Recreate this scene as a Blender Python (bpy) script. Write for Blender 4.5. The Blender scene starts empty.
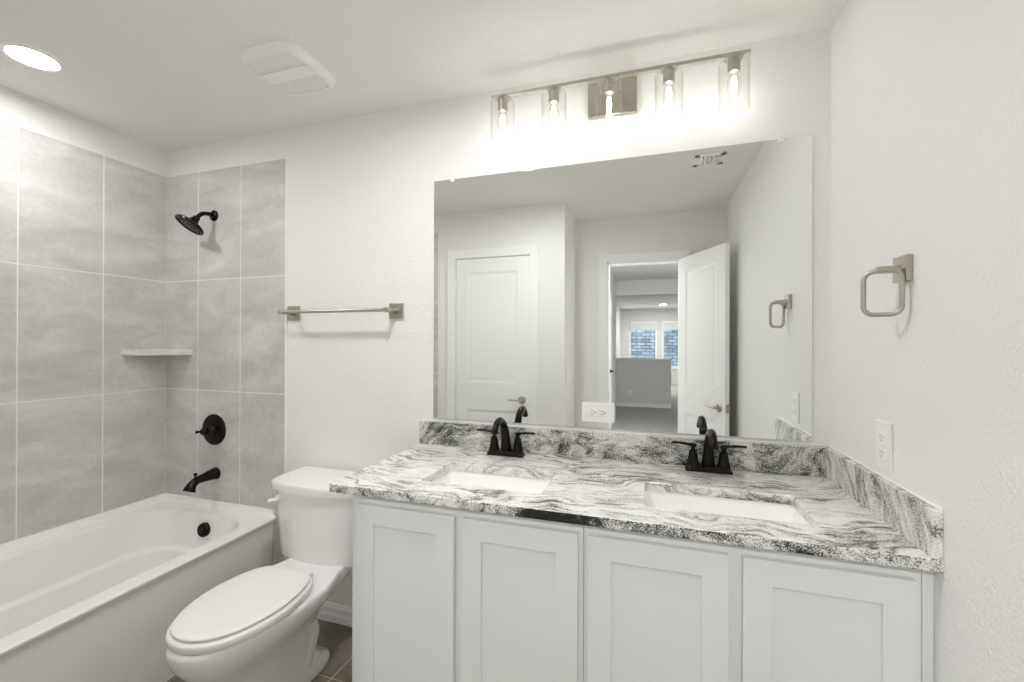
import bpy, bmesh, math, random
from mathutils import Vector, Matrix, Euler
random.seed(4)
PI = math.pi
S = bpy.context.scene
COL = S.collection
# ------------------------------------------------------------------ camera
H_CAM = 1.3817
cam_d = bpy.data.cameras.new('camera'); cam = bpy.data.objects.new('camera', cam_d); COL.objects.link(cam)
cam_d.sensor_width = 36.0; cam_d.lens = 427.108 * 36.0 / 1024.0; cam_d.clip_start = 0.02; cam_d.clip_end = 200
_yaw, _pit, _rol = 0.30684, 0.0017, 0.0032
_f = Vector((-math.sin(_yaw) * math.cos(_pit), math.cos(_yaw) * math.cos(_pit), math.sin(_pit)))
_r = Vector((math.cos(_yaw), math.sin(_yaw), 0)); _u = _r.cross(_f)
_r2 = _r * math.cos(_rol) + _u * math.sin(_rol); _u2 = _u * math.cos(_rol) - _r * math.sin(_rol)
mw = Matrix((_r2, _u2, -_f)).transposed().to_4x4(); mw.translation = (0, 0, H_CAM)
cam.matrix_world = mw
S.camera = cam
# ------------------------------------------------------------------ world and exposure
S.view_settings.view_transform = 'Standard'; S.view_settings.look = 'None'
S.view_settings.gamma = 1.0; S.view_settings.use_curve_mapping = False
S.view_settings.exposure = 0.28
BULB_W = 38       # vanity bulb filaments
CAN_W = 122         # recessed light lens
HALL_W = 750        # recessed light in the far room
ROOM_FILL_W = 222        # added fill light, out of view over the middle of the bathroom
ENTRY_FILL_W = 930      # added fill light, out of view in the hall outside the door
SKY_W = 3.4
S.cycles.max_bounces = 14; S.cycles.diffuse_bounces = 10; S.cycles.glossy_bounces = 6
S.cycles.transmission_bounces = 8; S.cycles.transparent_max_bounces = 24
S.cycles.sample_clamp_indirect = 6.0; S.cycles.use_denoising = True
S.cycles.caustics_refractive = False
world = bpy.data.worlds.new('daylight'); S.world = world; world.use_nodes = True
_bg = world.node_tree.nodes['Background']
_bg.inputs[0].default_value = (0.92, 0.96, 1.0, 1); _bg.inputs[1].default_value = SKY_W

# ------------------------------------------------------------------ materials
def s2l(c):
    return tuple(((v / 255) / 12.92 if v <= 10 else (((v / 255) + 0.055) / 1.055) ** 2.4) for v in c)
def pmat(name, rgb, rough=0.5, metal=0.0, spec=0.5, bump=None, coat=0.0):
    m = bpy.data.materials.new(name); m.use_nodes = True
    nt = m.node_tree; b = nt.nodes['Principled BSDF']
    b.inputs['Base Color'].default_value = (*rgb, 1); b.inputs['Roughness'].default_value = rough
    b.inputs['Metallic'].default_value = metal; b.inputs['Specular IOR Level'].default_value = spec
    b.inputs['Coat Weight'].default_value = coat
    if bump:
        sc, st, dist = bump
        tc = nt.nodes.new('ShaderNodeTexCoord'); n = nt.nodes.new('ShaderNodeTexNoise'); bp = nt.nodes.new('ShaderNodeBump')
        n.inputs['Scale'].default_value = sc; n.inputs['Detail'].default_value = 3
        bp.inputs['Strength'].default_value = st; bp.inputs['Distance'].default_value = dist
        nt.links.new(tc.outputs['Object'], n.inputs['Vector']); nt.links.new(n.outputs['Fac'], bp.inputs['Height'])
        nt.links.new(bp.outputs['Normal'], b.inputs['Normal'])
    return m
def emat(name, rgb, strength):
    m = bpy.data.materials.new(name); m.use_nodes = True; nt = m.node_tree; nt.nodes.clear()
    e = nt.nodes.new('ShaderNodeEmission'); o = nt.nodes.new('ShaderNodeOutputMaterial')
    e.inputs[0].default_value = (*rgb, 1); e.inputs[1].default_value = strength
    nt.links.new(e.outputs[0], o.inputs[0]); return m
def clear_glass(name, tint=(0.985, 0.985, 0.98), gain=0.04):
    # thin clear glass: passes light straight through, reflects by Fresnel
    m = bpy.data.materials.new(name); m.use_nodes = True; nt = m.node_tree; nt.nodes.clear()
    t = nt.nodes.new('ShaderNodeBsdfTransparent'); g = nt.nodes.new('ShaderNodeBsdfGlossy'); lw = nt.nodes.new('ShaderNodeLayerWeight')
    pw = nt.nodes.new('ShaderNodeMath'); pw.operation = 'POWER'; pw.inputs[1].default_value = 5.0
    f = nt.nodes.new('ShaderNodeMath'); f.operation = 'MULTIPLY_ADD'; f.inputs[1].default_value = 1.0 - gain; f.inputs[2].default_value = gain
    mx = nt.nodes.new('ShaderNodeMixShader'); o = nt.nodes.new('ShaderNodeOutputMaterial'); lw.inputs['Blend'].default_value = 0.5
    t.inputs[0].default_value = (*tint, 1); g.inputs['Roughness'].default_value = 0.03
    nt.links.new(lw.outputs['Facing'], pw.inputs[0]); nt.links.new(pw.outputs[0], f.inputs[0])
    nt.links.new(f.outputs[0], mx.inputs[0]); nt.links.new(t.outputs[0], mx.inputs[1]); nt.links.new(g.outputs[0], mx.inputs[2])
    nt.links.new(mx.outputs[0], o.inputs[0]); return m
def ramp(nt, stops):
    r = nt.nodes.new('ShaderNodeValToRGB'); el = r.color_ramp.elements
    el[0].position, el[1].position = stops[0][0], stops[-1][0]
    el[0].color = (*stops[0][1], 1); el[1].color = (*stops[-1][1], 1)
    for p, c in stops[1:-1]:
        e = el.new(p); e.color = (*c, 1)
    return r
def tile_mat(name, c0, c1, c2, rough, scale=3.0, rot=(0, 0, 0)):
    m = pmat(name, c1, rough); nt = m.node_tree; b = nt.nodes['Principled BSDF']
    tc = nt.nodes.new('ShaderNodeTexCoord'); mp = nt.nodes.new('ShaderNodeMapping')
    mp.inputs['Rotation'].default_value = rot; mp.inputs['Scale'].default_value = (1.0, 1.0, 2.4)
    n1 = nt.nodes.new('ShaderNodeTexNoise'); n1.inputs['Scale'].default_value = scale; n1.inputs['Detail'].default_value = 8; n1.inputs['Roughness'].default_value = 0.62; n1.inputs['Distortion'].default_value = 0.6
    n2 = nt.nodes.new('ShaderNodeTexNoise'); n2.inputs['Scale'].default_value = 45; n2.inputs['Detail'].default_value = 4
    mix = nt.nodes.new('ShaderNodeMath'); mix.operation = 'MULTIPLY_ADD'; mix.inputs[1].default_value = 0.25
    nt.links.new(tc.outputs['Object'], mp.inputs['Vector']); nt.links.new(mp.outputs[0], n1.inputs['Vector']); nt.links.new(tc.outputs['Object'], n2.inputs['Vector'])
    nt.links.new(n2.outputs['Fac'], mix.inputs[0]); nt.links.new(n1.outputs['Fac'], mix.inputs[2])
    r = ramp(nt, [(0.38, c0), (0.62, c1), (0.86, c2)])
    nt.links.new(mix.outputs[0], r.inputs[0]); nt.links.new(r.outputs[0], b.inputs['Base Color'])
    return m
def granite_mat(name, flow, dark, rot=(0, 0, 0), speck=0.62):
    m = pmat(name, (0.6, 0.6, 0.57), 0.16); nt = m.node_tree; b = nt.nodes['Principled BSDF']; L = nt.links.new
    tc = nt.nodes.new('ShaderNodeTexCoord'); mp = nt.nodes.new('ShaderNodeMapping')
    mp.inputs['Rotation'].default_value = rot
    L(tc.outputs['Object'], mp.inputs['Vector'])
    # warp the coordinates so that the veins flow in waves
    nw = nt.nodes.new('ShaderNodeTexNoise'); nw.inputs['Scale'].default_value = 2.0; nw.inputs['Detail'].default_value = 3
    L(mp.outputs[0], nw.inputs['Vector'])
    sub = nt.nodes.new('ShaderNodeVectorMath'); sub.operation = 'SUBTRACT'; sub.inputs[1].default_value = (0.5, 0.5, 0.5)
    L(nw.outputs['Color'], sub.inputs[0])
    scl = nt.nodes.new('ShaderNodeVectorMath'); scl.operation = 'SCALE'; scl.inputs['Scale'].default_value = 0.5
    L(sub.outputs[0], scl.inputs[0])
    add = nt.nodes.new('ShaderNodeVectorMath'); L(mp.outputs[0], add.inputs[0]); L(scl.outputs[0], add.inputs[1])
    st = nt.nodes.new('ShaderNodeMapping'); st.inputs['Scale'].default_value = flow; L(add.outputs[0], st.inputs['Vector'])
    v1 = nt.nodes.new('ShaderNodeTexNoise'); v1.inputs['Scale'].default_value = 1.0; v1.inputs['Detail'].default_value = 6; v1.inputs['Roughness'].default_value = 0.68
    L(st.outputs[0], v1.inputs['Vector'])
    big = nt.nodes.new('ShaderNodeTexNoise'); big.inputs['Scale'].default_value = 4.5; big.inputs['Detail'].default_value = 3; L(add.outputs[0], big.inputs['Vector'])
    sp = nt.nodes.new('ShaderNodeTexNoise'); sp.inputs['Scale'].default_value = 260; sp.inputs['Detail'].default_value = 3; sp.inputs['Roughness'].default_value = 0.7; L(tc.outputs['Object'], sp.inputs['Vector'])
    # vein value + big clouds + crystal speckle
    a1 = nt.nodes.new('ShaderNodeMath'); a1.operation = 'MULTIPLY_ADD'; a1.inputs[1].default_value = 0.55; L(big.outputs['Fac'], a1.inputs[0]); L(v1.outputs['Fac'], a1.inputs[2])
    a2 = nt.nodes.new('ShaderNodeMath'); a2.operation = 'MULTIPLY_ADD'; a2.inputs[1].default_value = speck; L(sp.outputs['Fac'], a2.inputs[0]); L(a1.outputs[0], a2.inputs[2])
    off = nt.nodes.new('ShaderNodeMath'); off.operation = 'SUBTRACT'; off.inputs[1].default_value = 0.27 + 0.5 * speck + dark; L(a2.outputs[0], off.inputs[0])
    r = ramp(nt, [(0.24, (0.012, 0.012, 0.012)), (0.34, (0.10, 0.10, 0.095)), (0.42, (0.33, 0.33, 0.31)), (0.50, (0.62, 0.615, 0.58)), (0.62, (0.80, 0.795, 0.75))])
    L(off.outputs[0], r.inputs[0]); L(r.outputs[0], b.inputs['Base Color'])
    return m, nt, off, r, b, tc

WHITE = s2l((226, 224, 219))
M = {}
M['wall'] = pmat('painted_wall', (0.858, 0.853, 0.838), 0.7, spec=0.25, bump=(115, 0.5, 0.006))
M['ceiling'] = pmat('painted_ceiling', (0.86, 0.85, 0.83), 0.8, spec=0.2, bump=(85, 0.5, 0.007))
M['trim'] = pmat('white_trim_paint', (0.92, 0.918, 0.91), 0.35)
M['cab'] = pmat('grey_white_cabinet_paint', (0.72, 0.735, 0.725), 0.4)
M['porcelain'] = pmat('white_porcelain', (0.90, 0.898, 0.885), 0.1, coat=0.3)
M['acrylic'] = pmat('white_tub_acrylic', (0.90, 0.897, 0.88), 0.16)
M['plastic'] = pmat('white_plastic', (0.90, 0.898, 0.885), 0.3)
M['bronze'] = pmat('oil_rubbed_bronze', (0.014, 0.011, 0.009), 0.24, metal=0.7)
M['nickel'] = pmat('brushed_nickel', (0.50, 0.475, 0.42), 0.33, metal=1.0)
M['mirror'] = pmat('silvered_mirror', (0.90, 0.915, 0.90), 0.0, metal=1.0)
M['mirror_edge'] = pmat('mirror_glass_edge', (0.42, 0.47, 0.43), 0.15)
M['glass'] = clear_glass('clear_glass')
M['bulb_glass'] = clear_glass('bulb_glass', (0.99, 0.985, 0.97))
M['pane'] = clear_glass('window_glass', (0.93, 0.96, 0.97))
M['filament'] = emat('lit_filament', (1.0, 0.985, 0.965), BULB_W)
M['lens'] = emat('lit_lens', (1.0, 0.992, 0.985), CAN_W)
M['hall_lens'] = emat('lit_hall_lens', (1.0, 0.96, 0.9), HALL_W)
M['room_fill'] = emat('room_fill_lens', (1.0, 0.992, 0.985), ROOM_FILL_W)
M['entry_fill'] = emat('entry_fill_lens', (1.0, 0.992, 0.985), ENTRY_FILL_W)
M['tile'] = tile_mat('grey_wall_tile', s2l((182, 181, 178)), s2l((200, 199, 196)), s2l((219, 218, 215)), 0.42, rot=(0.5, 0.6, 0.3))
M['grout'] = pmat('pale_grout', s2l((236, 235, 231)), 0.8)
M['floor'] = tile_mat('brown_floor_tile', s2l((96, 86, 76)), s2l((120, 110, 99)), s2l((143, 134, 123)), 0.4, scale=5)
M['floor_grout'] = pmat('floor_grout', s2l((188, 182, 172)), 0.8)
M['marble'] = tile_mat('pale_cultured_marble', s2l((196, 196, 191)), s2l((212, 212, 207)), s2l((226, 225, 221)), 0.25, scale=9)
M['dark'] = pmat('dark_slot', (0.03, 0.03, 0.03), 0.6)
M['fan_grey'] = pmat('grey_slot_shade', (0.42, 0.42, 0.41), 0.6)  # flat grey painted for the dark behind the fan slats
M['vent_grey'] = pmat('grey_duct', (0.30, 0.30, 0.30), 0.6)
M['carpet'] = pmat('grey_carpet', (0.45, 0.45, 0.445), 0.95, bump=(300, 0.6, 0.006))
M['hall_wall'] = pmat('hall_grey_paint', (0.74, 0.745, 0.74), 0.7, bump=(140, 0.2, 0.004))
M['brick'] = None
gm, nt, off, r_, b_, tc_ = granite_mat('granite_top', (4.0, 60.0, 32.0), -0.008)
M['granite'] = gm
gs, *_ = granite_mat('granite_splash', (15.0, 15.0, 34.0), 0.05, rot=(0.2, 0.35, 0.5), speck=1.1); M['granite_splash'] = gs
gv, *_ = granite_mat('granite_side_splash', (12.0, 46.0, 9.0), 0.015, rot=(0.6, 0.0, 0.1), speck=0.9); M['granite_side'] = gv
# cut edge of the slab: coarser speckle with one black inclusion
ge, nt, off, r_, b_, tc_ = granite_mat('granite_cut_edge', (26.0, 26.0, 36.0), 0.045, rot=(0.0, 0.5, 0.0), speck=1.2); M['granite_edge'] = ge
_sep = nt.nodes.new('ShaderNodeSeparateXYZ'); nt.links.new(tc_.outputs['Object'], _sep.inputs[0])
_nz = nt.nodes.new('ShaderNodeTexNoise'); _nz.inputs['Scale'].default_value = 22; nt.links.new(tc_.outputs['Object'], _nz.inputs['Vector'])
_cx = nt.nodes.new('ShaderNodeMath'); _cx.operation = 'SUBTRACT'; _cx.inputs[1].default_value = -0.045; nt.links.new(_sep.outputs['X'], _cx.inputs[0])
_ab = nt.nodes.new('ShaderNodeMath'); _ab.operation = 'ABSOLUTE'; nt.links.new(_cx.outputs[0], _ab.inputs[0])
_ad = nt.nodes.new('ShaderNodeMath'); _ad.operation = 'MULTIPLY_ADD'; _ad.inputs[1].default_value = 0.10; nt.links.new(_nz.outputs['Fac'], _ad.inputs[0]); nt.links.new(_ab.outputs[0], _ad.inputs[2])
_mr = nt.nodes.new('ShaderNodeMapRange'); _mr.inputs['From Min'].default_value = 0.13; _mr.inputs['From Max'].default_value = 0.19; _mr.inputs['To Min'].default_value = 0.30; _mr.inputs['To Max'].default_value = 0.0
nt.links.new(_ad.outputs[0], _mr.inputs['Value'])
_sb = nt.nodes.new('ShaderNodeMath'); _sb.operation = 'SUBTRACT'; nt.links.new(off.outputs[0], _sb.inputs[0]); nt.links.new(_mr.outputs[0], _sb.inputs[1])
nt.links.new(_sb.outputs[0], r_.inputs[0])
def brick_mat():
    m = pmat('grey_blue_stone_wall', (0.3, 0.35, 0.4), 0.9); nt = m.node_tree; b = nt.nodes['Principled BSDF']
    tc = nt.nodes.new('ShaderNodeTexCoord'); mp = nt.nodes.new('ShaderNodeMapping'); mp.inputs['Rotation'].default_value = (PI / 2, 0, 0)
    br = nt.nodes.new('ShaderNodeTexBrick'); br.inputs['Scale'].default_value = 2.4
    br.inputs['Color1'].default_value = (0.10, 0.13, 0.16, 1); br.inputs['Color2'].default_value = (0.22, 0.26, 0.30, 1); br.inputs['Mortar'].default_value = (0.02, 0.025, 0.03, 1)
    br.inputs['Mortar Size'].default_value = 0.03; br.inputs['Row Height'].default_value = 0.3; br.inputs['Brick Width'].default_value = 0.8
    nt.links.new(tc.outputs['Object'], mp.inputs[0]); nt.links.new(mp.outputs[0], br.inputs['Vector']); nt.links.new(br.outputs['Color'], b.inputs['Base Color'])
    return m
M['brick'] = brick_mat()

# ------------------------------------------------------------------ mesh helpers
def merge(bm, tmp, mi=0):
    me = bpy.data.meshes.new('tmp')
    for f in tmp.faces: f.material_index = mi
    tmp.to_mesh(me); tmp.free(); bm.from_mesh(me); bpy.data.meshes.remove(me)
def new(): return bmesh.new()
def box(bm, x0, x1, y0, y1, z0, z1, bev=0.0, seg=2, mi=0):
    t = bmesh.new(); bmesh.ops.create_cube(t, size=1.0)
    for v in t.verts:
        v.co = Vector(((x0 + x1) / 2 + v.co.x * (x1 - x0), (y0 + y1) / 2 + v.co.y * (y1 - y0), (z0 + z1) / 2 + v.co.z * (z1 - z0)))
    if bev > 0: bmesh.ops.bevel(t, geom=list(t.edges), offset=bev, segments=seg, profile=0.5, affect='EDGES')
    merge(bm, t, mi); return bm
def loft(bm, rings, cap0=True, cap1=True, mi=0, closed=False):
    t = bmesh.new(); vs = [[t.verts.new(p) for p in r] for r in rings]; n = len(rings[0])
    pairs = list(zip(vs, vs[1:])) + ([(vs[-1], vs[0])] if closed else [])
    for a, b in pairs:
        for i in range(n):
            j = (i + 1) % n
            try: t.faces.new((a[i], a[j], b[j], b[i]))
            except ValueError: pass
    if cap0 and not closed: t.faces.new(list(reversed(vs[0])))
    if cap1 and not closed: t.faces.new(vs[-1])
    merge(bm, t, mi); return bm
def frame(d):
    d = Vector(d).normalized(); a = Vector((0, 0, 1)) if abs(d.z) < 0.9 else Vector((1, 0, 0))
    u = d.cross(a).normalized(); return u, d.cross(u).normalized()
def tube(bm, pts, radii, n=20, flat=None, mi=0):
    pts = [Vector(p) for p in pts]
    if not isinstance(radii, (list, tuple)): radii = [radii] * len(pts)
    tang = [(pts[min(i + 1, len(pts) - 1)] - pts[max(i - 1, 0)]).normalized() for i in range(len(pts))]
    u, v = frame(tang[0]); rings = []
    for i, p in enumerate(pts):
        if i: 
            q = tang[i - 1].rotation_difference(tang[i]); u = q @ u; v = q @ v
        r = radii[i]; ru, rv = r if isinstance(r, tuple) else (r, r)
        rings.append([p + u * ru * math.cos(2 * PI * k / n) + v * rv * math.sin(2 * PI * k / n) for k in range(n)])
    return loft(bm, rings, mi=mi)
def cyl(bm, p0, p1, r0, r1=None, n=24, mi=0): return tube(bm, [p0, p1], [r0, r0 if r1 is None else r1], n, mi=mi)
def lathe(bm, origin, axis, prof, n=32, mi=0, cap0=True, cap1=True):
    o = Vector(origin); d = Vector(axis).normalized(); u, v = frame(d)
    rings = [[o + d * h + (u * math.cos(2 * PI * k / n) + v * math.sin(2 * PI * k / n)) * max(r, 1e-4) for k in range(n)] for r, h in prof]
    return loft(bm, rings, cap0, cap1, mi=mi)
def spline(pts, k=6):
    P = [Vector(p) for p in pts]; P = [2 * P[0] - P[1]] + P + [2 * P[-1] - P[-2]]; out = []
    for i in range(1, len(P) - 2):
        for j in range(k):
            t = j / k
            out.append(0.5 * ((2 * P[i]) + (-P[i - 1] + P[i + 1]) * t + (2 * P[i - 1] - 5 * P[i] + 4 * P[i + 1] - P[i + 2]) * t * t + (-P[i - 1] + 3 * P[i] - 3 * P[i + 1] + P[i + 2]) * t ** 3))
    out.append(P[-2]); return out
def lerp_list(a, n):
    return [a[min(int(i * (len(a) - 1) / (n - 1)), len(a) - 2)] + (a[min(int(i * (len(a) - 1) / (n - 1)), len(a) - 2) + 1] - a[min(int(i * (len(a) - 1) / (n - 1)), len(a) - 2)]) * (i * (len(a) - 1) / (n - 1) - min(int(i * (len(a) - 1) / (n - 1)), len(a) - 2)) for i in range(n)]
def rr(x0, x1, y0, y1, z, r, k=8):
    # rounded rectangle ring; r may be one radius or four (x1y1, x0y1, x0y0, x1y0)
    R = r if isinstance(r, (tuple, list)) else (r,) * 4
    C = [(x1 - R[0], y1 - R[0], 0), (x0 + R[1], y1 - R[1], PI / 2), (x0 + R[2], y0 + R[2], PI), (x1 - R[3], y0 + R[3], 1.5 * PI)]
    out = []
    for (cx, cy, a), q in zip(C, R):
        for i in range(k + 1):
            t = a + PI / 2 * i / k
            out.append(Vector((cx + q * math.cos(t), cy + q * math.sin(t), z)))
    return out
def xform(bm, mat):
    bmesh.ops.transform(bm, matrix=mat, verts=bm.verts); return bm
def wloc(o):
    v = Vector((0, 0, 0))
    while o is not None: v += o.location; o = o.parent
    return v
def obj(name, bm, mat, parent=None, sharp=32, local=False, base=None):
    # vertices are given in world space unless local; the object's origin sits at base / at its parent
    bmesh.ops.remove_doubles(bm, verts=bm.verts, dist=1e-6)
    bmesh.ops.recalc_face_normals(bm, faces=bm.faces)
    o_ = Vector((0, 0, 0)) if local else (Vector(base) if base is not None else (wloc(parent) if parent else Vector((0, 0, 0))))
    if o_.length > 0: bmesh.ops.translate(bm, vec=-o_, verts=bm.verts)
    for f in bm.faces: f.smooth = True
    for e in bm.edges:
        e.smooth = len(e.link_faces) == 2 and e.calc_face_angle(0) < math.radians(sharp)
    me = bpy.data.meshes.new(name); bm.to_mesh(me); bm.free()
    for m in (mat if isinstance(mat, (list, tuple)) else [mat]): me.materials.append(m)
    o = bpy.data.objects.new(name, me); COL.objects.link(o)
    wn = o.modifiers.new('weighted_normals', 'WEIGHTED_NORMAL'); wn.keep_sharp = True; wn.weight = 80
    if parent: o.parent = parent
    elif base is not None: o.location = base
    return o
def tag(o, label, cat, group=None):
    o['label'] = label; o['category'] = cat
    if group: o['group'] = group
    return o
def thing(name, label, cat, loc, group=None):
    o = bpy.data.objects.new(name, None); COL.objects.link(o); o.location = loc; o.empty_display_size = 0.05
    return tag(o, label, cat, group)
def struct(name, bm, mat, parent=None, **k):
    o = obj(name, bm, mat, parent, **k)
    if not parent: o['kind'] = 'structure'
    return o
def copy_tree(o, parent=None):
    c = o.copy(); COL.objects.link(c)
    if parent: c.parent = parent
    for ch in list(o.children): copy_tree(ch, c)
    return c

# ------------------------------------------------------------------ room shell
XL, XR, YB, ZC = -2.65, 0.607, 1.75, 2.477
YN, XJ, YE, YH = 0.165, -0.62, -0.37, -0.49      # near wall, jog, entry wall, its hall face
XT, ZT, ZT0 = -1.780, 2.326, 0.503               # tile edge, tile top, tile bottom
DX0, DX1, DH = -0.340, 0.268, 2.085              # entry opening
CX0, CX1 = -1.560, -0.902                        # closet opening
HT, HX0, HX1 = 2.477, -0.535, 0.86               # hall
FX0, FX1, FY = -0.85, 2.3, -11.25                # far room

# floor: tiles with grout
b = new(); box(b, XL - 0.15, XR + 0.15, YH, YB + 0.15, -0.06, -0.0025, mi=1)
ty = [1.45 + 0.308 * k for k in range(-7, 2)]; tx = [-1.232 + 0.613 * k for k in range(-3, 4)]
for j in range(len(ty) - 1):
    for i in range(len(tx) - 1):
        a0, a1, c0, c1 = max(tx[i] + 0.003, XL), min(tx[i + 1] - 0.003, XR), max(ty[j] + 0.003, YH), min(ty[j + 1] - 0.003, YB)
        if a1 - a0 > 0.02 and c1 - c0 > 0.02: box(b, a0, a1, c0, c1, -0.012, 0.0, 0.0015, 1)
struct('floor', b, [M['floor'], M['floor_grout']])
b = new(); box(b, XL - 0.15, XR + 0.15, YH, YB + 0.15, ZC, ZC + 0.1); struct('ceiling', b, M['ceiling'])
b = new(); box(b, XL - 0.15, XR + 0.15, YB, YB + 0.15, 0, ZC); wall_back = struct('wall_back', b, M['wall'])
b = new(); box(b, XL - 0.15, XL, YN - 0.15, YB, 0, ZC); wall_left = struct('wall_left', b, M['wall'])
b = new(); box(b, XR, XR + 0.15, YH, YB, 0, ZC); wall_right = struct('wall_right', b, M['wall'])
b = new()
box(b, XL, CX0, YN - 0.12, YN, 0, ZC); box(b, CX1, XJ, YN - 0.12, YN, 0, ZC); box(b, CX0, CX1, YN - 0.12, YN, DH, ZC)
wall_near = struct('wall_near', b, M['wall'])
b = new(); box(b, XJ - 0.12, XJ, YH, YN - 0.12, 0, ZC); wall_jog = struct('wall_jog', b, M['wall'])
b = new(); box(b, XJ, DX0, YH, YE, 0, ZC); box(b, DX1, XR, YH, YE, 0, ZC); box(b, DX0, DX1, YH, YE, DH, ZC)
wall_entry = struct('wall_entry', b, M['wall'])

# tile cladding
def tiles(name, parent, us, vs, place, extra=()):
    # us / vs: joint positions along the wall and up it; place(u, v, w) -> world point, w = out of the wall
    b = new(); T = 0.004
    def slab(u0, u1, v0, v1, w0, w1, bev, mi):
        t = new(); box(t, u0, u1, v0, v1, w0, w1, bev, 1)
        for v in t.verts: v.co = Vector(place(*v.co))
        merge(b, t, mi)
    slab(us[0], us[-1], vs[0], vs[-1], 0.0, T - 0.0012, 0, 1)
    for i in range(len(us) - 1):
        for j in range(len(vs) - 1): slab(us[i] + 0.0027, us[i + 1] - 0.0027, vs[j] + 0.0024, vs[j + 1] - 0.0024, 0.0005, T, 0.0008, 0)
    for e in extra: slab(*e, 0.0005, T, 0.0008, 0)
    return obj(name, b, [M['tile'], M['grout']], parent)
rows = [ZT0, 1.107, 1.720, ZT]
tiles('tile_cladding', wall_back, [XL, -2.396, -2.085, XT], rows, lambda u, v, w: (u, YB - w, v), [(-1.84, XT - 0.002, 0.003, ZT0 - 0.002)])
tiles('tile_cladding', wall_left, [YN, 0.205, 0.515, 0.826, 1.136, 1.447, YB - 0.004], rows, lambda u, v, w: (XL + w, u, v))
tiles('tile_cladding', wall_near, [XL, -2.396, -2.085, -1.72], rows, lambda u, v, w: (u, YN + w, v))
for nm, par, x, y0, y1 in (('tile_edge_trim', wall_back, XT, YB - 0.007, YB), ('tile_edge_trim', wall_near, -1.72, YN, YN + 0.007)):
    b = new(); box(b, x, x + 0.009, y0, y1, 0.003, ZT + 0.002, 0.002); obj(nm, b, M['trim'], par)

# baseboards
def baseboard(name, p0, p1, out):
    # profile runs from p0 to p1 on the floor, out = direction away from the wall
    prof = [(0.0, 0.0), (0.013, 0.0), (0.013, 0.034), (0.010, 0.040), (0.010, 0.058), (0.0125, 0.062), (0.0125, 0.072), (0.008, 0.078), (0.006, 0.086), (0.0, 0.088)]
    o = Vector(out); b = new()
    loft(b, [[Vector((p[0], p[1], 0)) + o * d + Vector((0, 0, h)) for d, h in prof] for p in (p0, p1)])
    return struct(name, b, M['trim'], sharp=20)
baseboard('baseboard_back', (XT + 0.012, YB), (-0.924, YB), (0, -1, 0))
baseboard('baseboard_right', (XR, YE), (XR, 1.16), (-1, 0, 0))
baseboard('baseboard_near', (CX1 + 0.065, YN), (XJ, YN), (0, 1, 0))

# ------------------------------------------------------------------ doors
def door_leaf_bm(w, h, t, panels):
    # hinge edge at x = 0, leaf along +x, thickness centred on y = 0
    b = new(); box(b, 0, w, -t / 2 + 0.007, t / 2 - 0.007, 0, h)
    zs = sorted(panels); st = 0.105
    for sg in (-1, 1):
        y0, y1 = sorted((sg * (t / 2 - 0.007), sg * t / 2))
        box(b, 0, st, y0, y1, 0, h, 0.0015, 1); box(b, w - st, w, y0, y1, 0, h, 0.0015, 1)
        edges = [0] + [z for p in zs for z in p] + [h]
        for k in range(0, len(edges), 2): box(b, st - 0.001, w - st + 0.001, y0, y1, edges[k], edges[k + 1], 0.0015, 1)
        for z0, z1 in zs:
            def rect(d, y): return [Vector((x, y, z)) for x, z in ((st + d, z0 + d), (w - st - d, z0 + d), (w - st - d, z1 - d), (st + d, z1 - d))]
            ys = sg * t / 2; yi = sg * (t / 2 - 0.0065)
            loft(b, [rect(0.0, ys - sg * 0.001), rect(0.006, ys - sg * 0.002), rect(0.014, yi), rect(0.030, yi), rect(0.050, sg * (t / 2 - 0.002))], cap0=False, cap1=True)
    return b
def lever_handle(parent, o, out, along, mat):
    o = Vector(o); out = Vector(out).normalized(); al = Vector(along).normalized()
    b = new(); lathe(b, o, out, [(0.031, 0.0), (0.031, 0.006), (0.027, 0.010), (0.012, 0.013), (0.010, 0.045), (0.011, 0.05)], 24)
    tube(b, spline([o + out * 0.044 - al * 0.012, o + out * 0.046 + al * 0.02, o + out * 0.047 + al * 0.06, o + out * 0.041 + al * 0.11], 5), [(0.009, 0.007)] * 10 + [(0.0075, 0.005)] * 6, 14)
    return obj('lever_handle', b, mat, parent)
def casing(name, parent, x0, x1, h, y, out, mat):
    # moulded casing on three sides of an opening, standing out from the wall plane y by out * thickness
    b = new(); W = 0.070; prof = [(0.0, 0.0), (0.0, 0.009), (0.012, 0.012), (0.030, 0.013), (0.042, 0.016), (0.066, 0.019), (W, 0.017), (W, 0.0)]
    rings = [[Vector((x0 - d, y + out * e, 0)) for d, e in prof], [Vector((x0 - d, y + out * e, h + d)) for d, e in prof],
             [Vector((x1 + d, y + out * e, h + d)) for d, e in prof], [Vector((x1 + d, y + out * e, 0)) for d, e in prof]]
    loft(b, rings); return obj(name, b, mat, parent, sharp=20)
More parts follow.
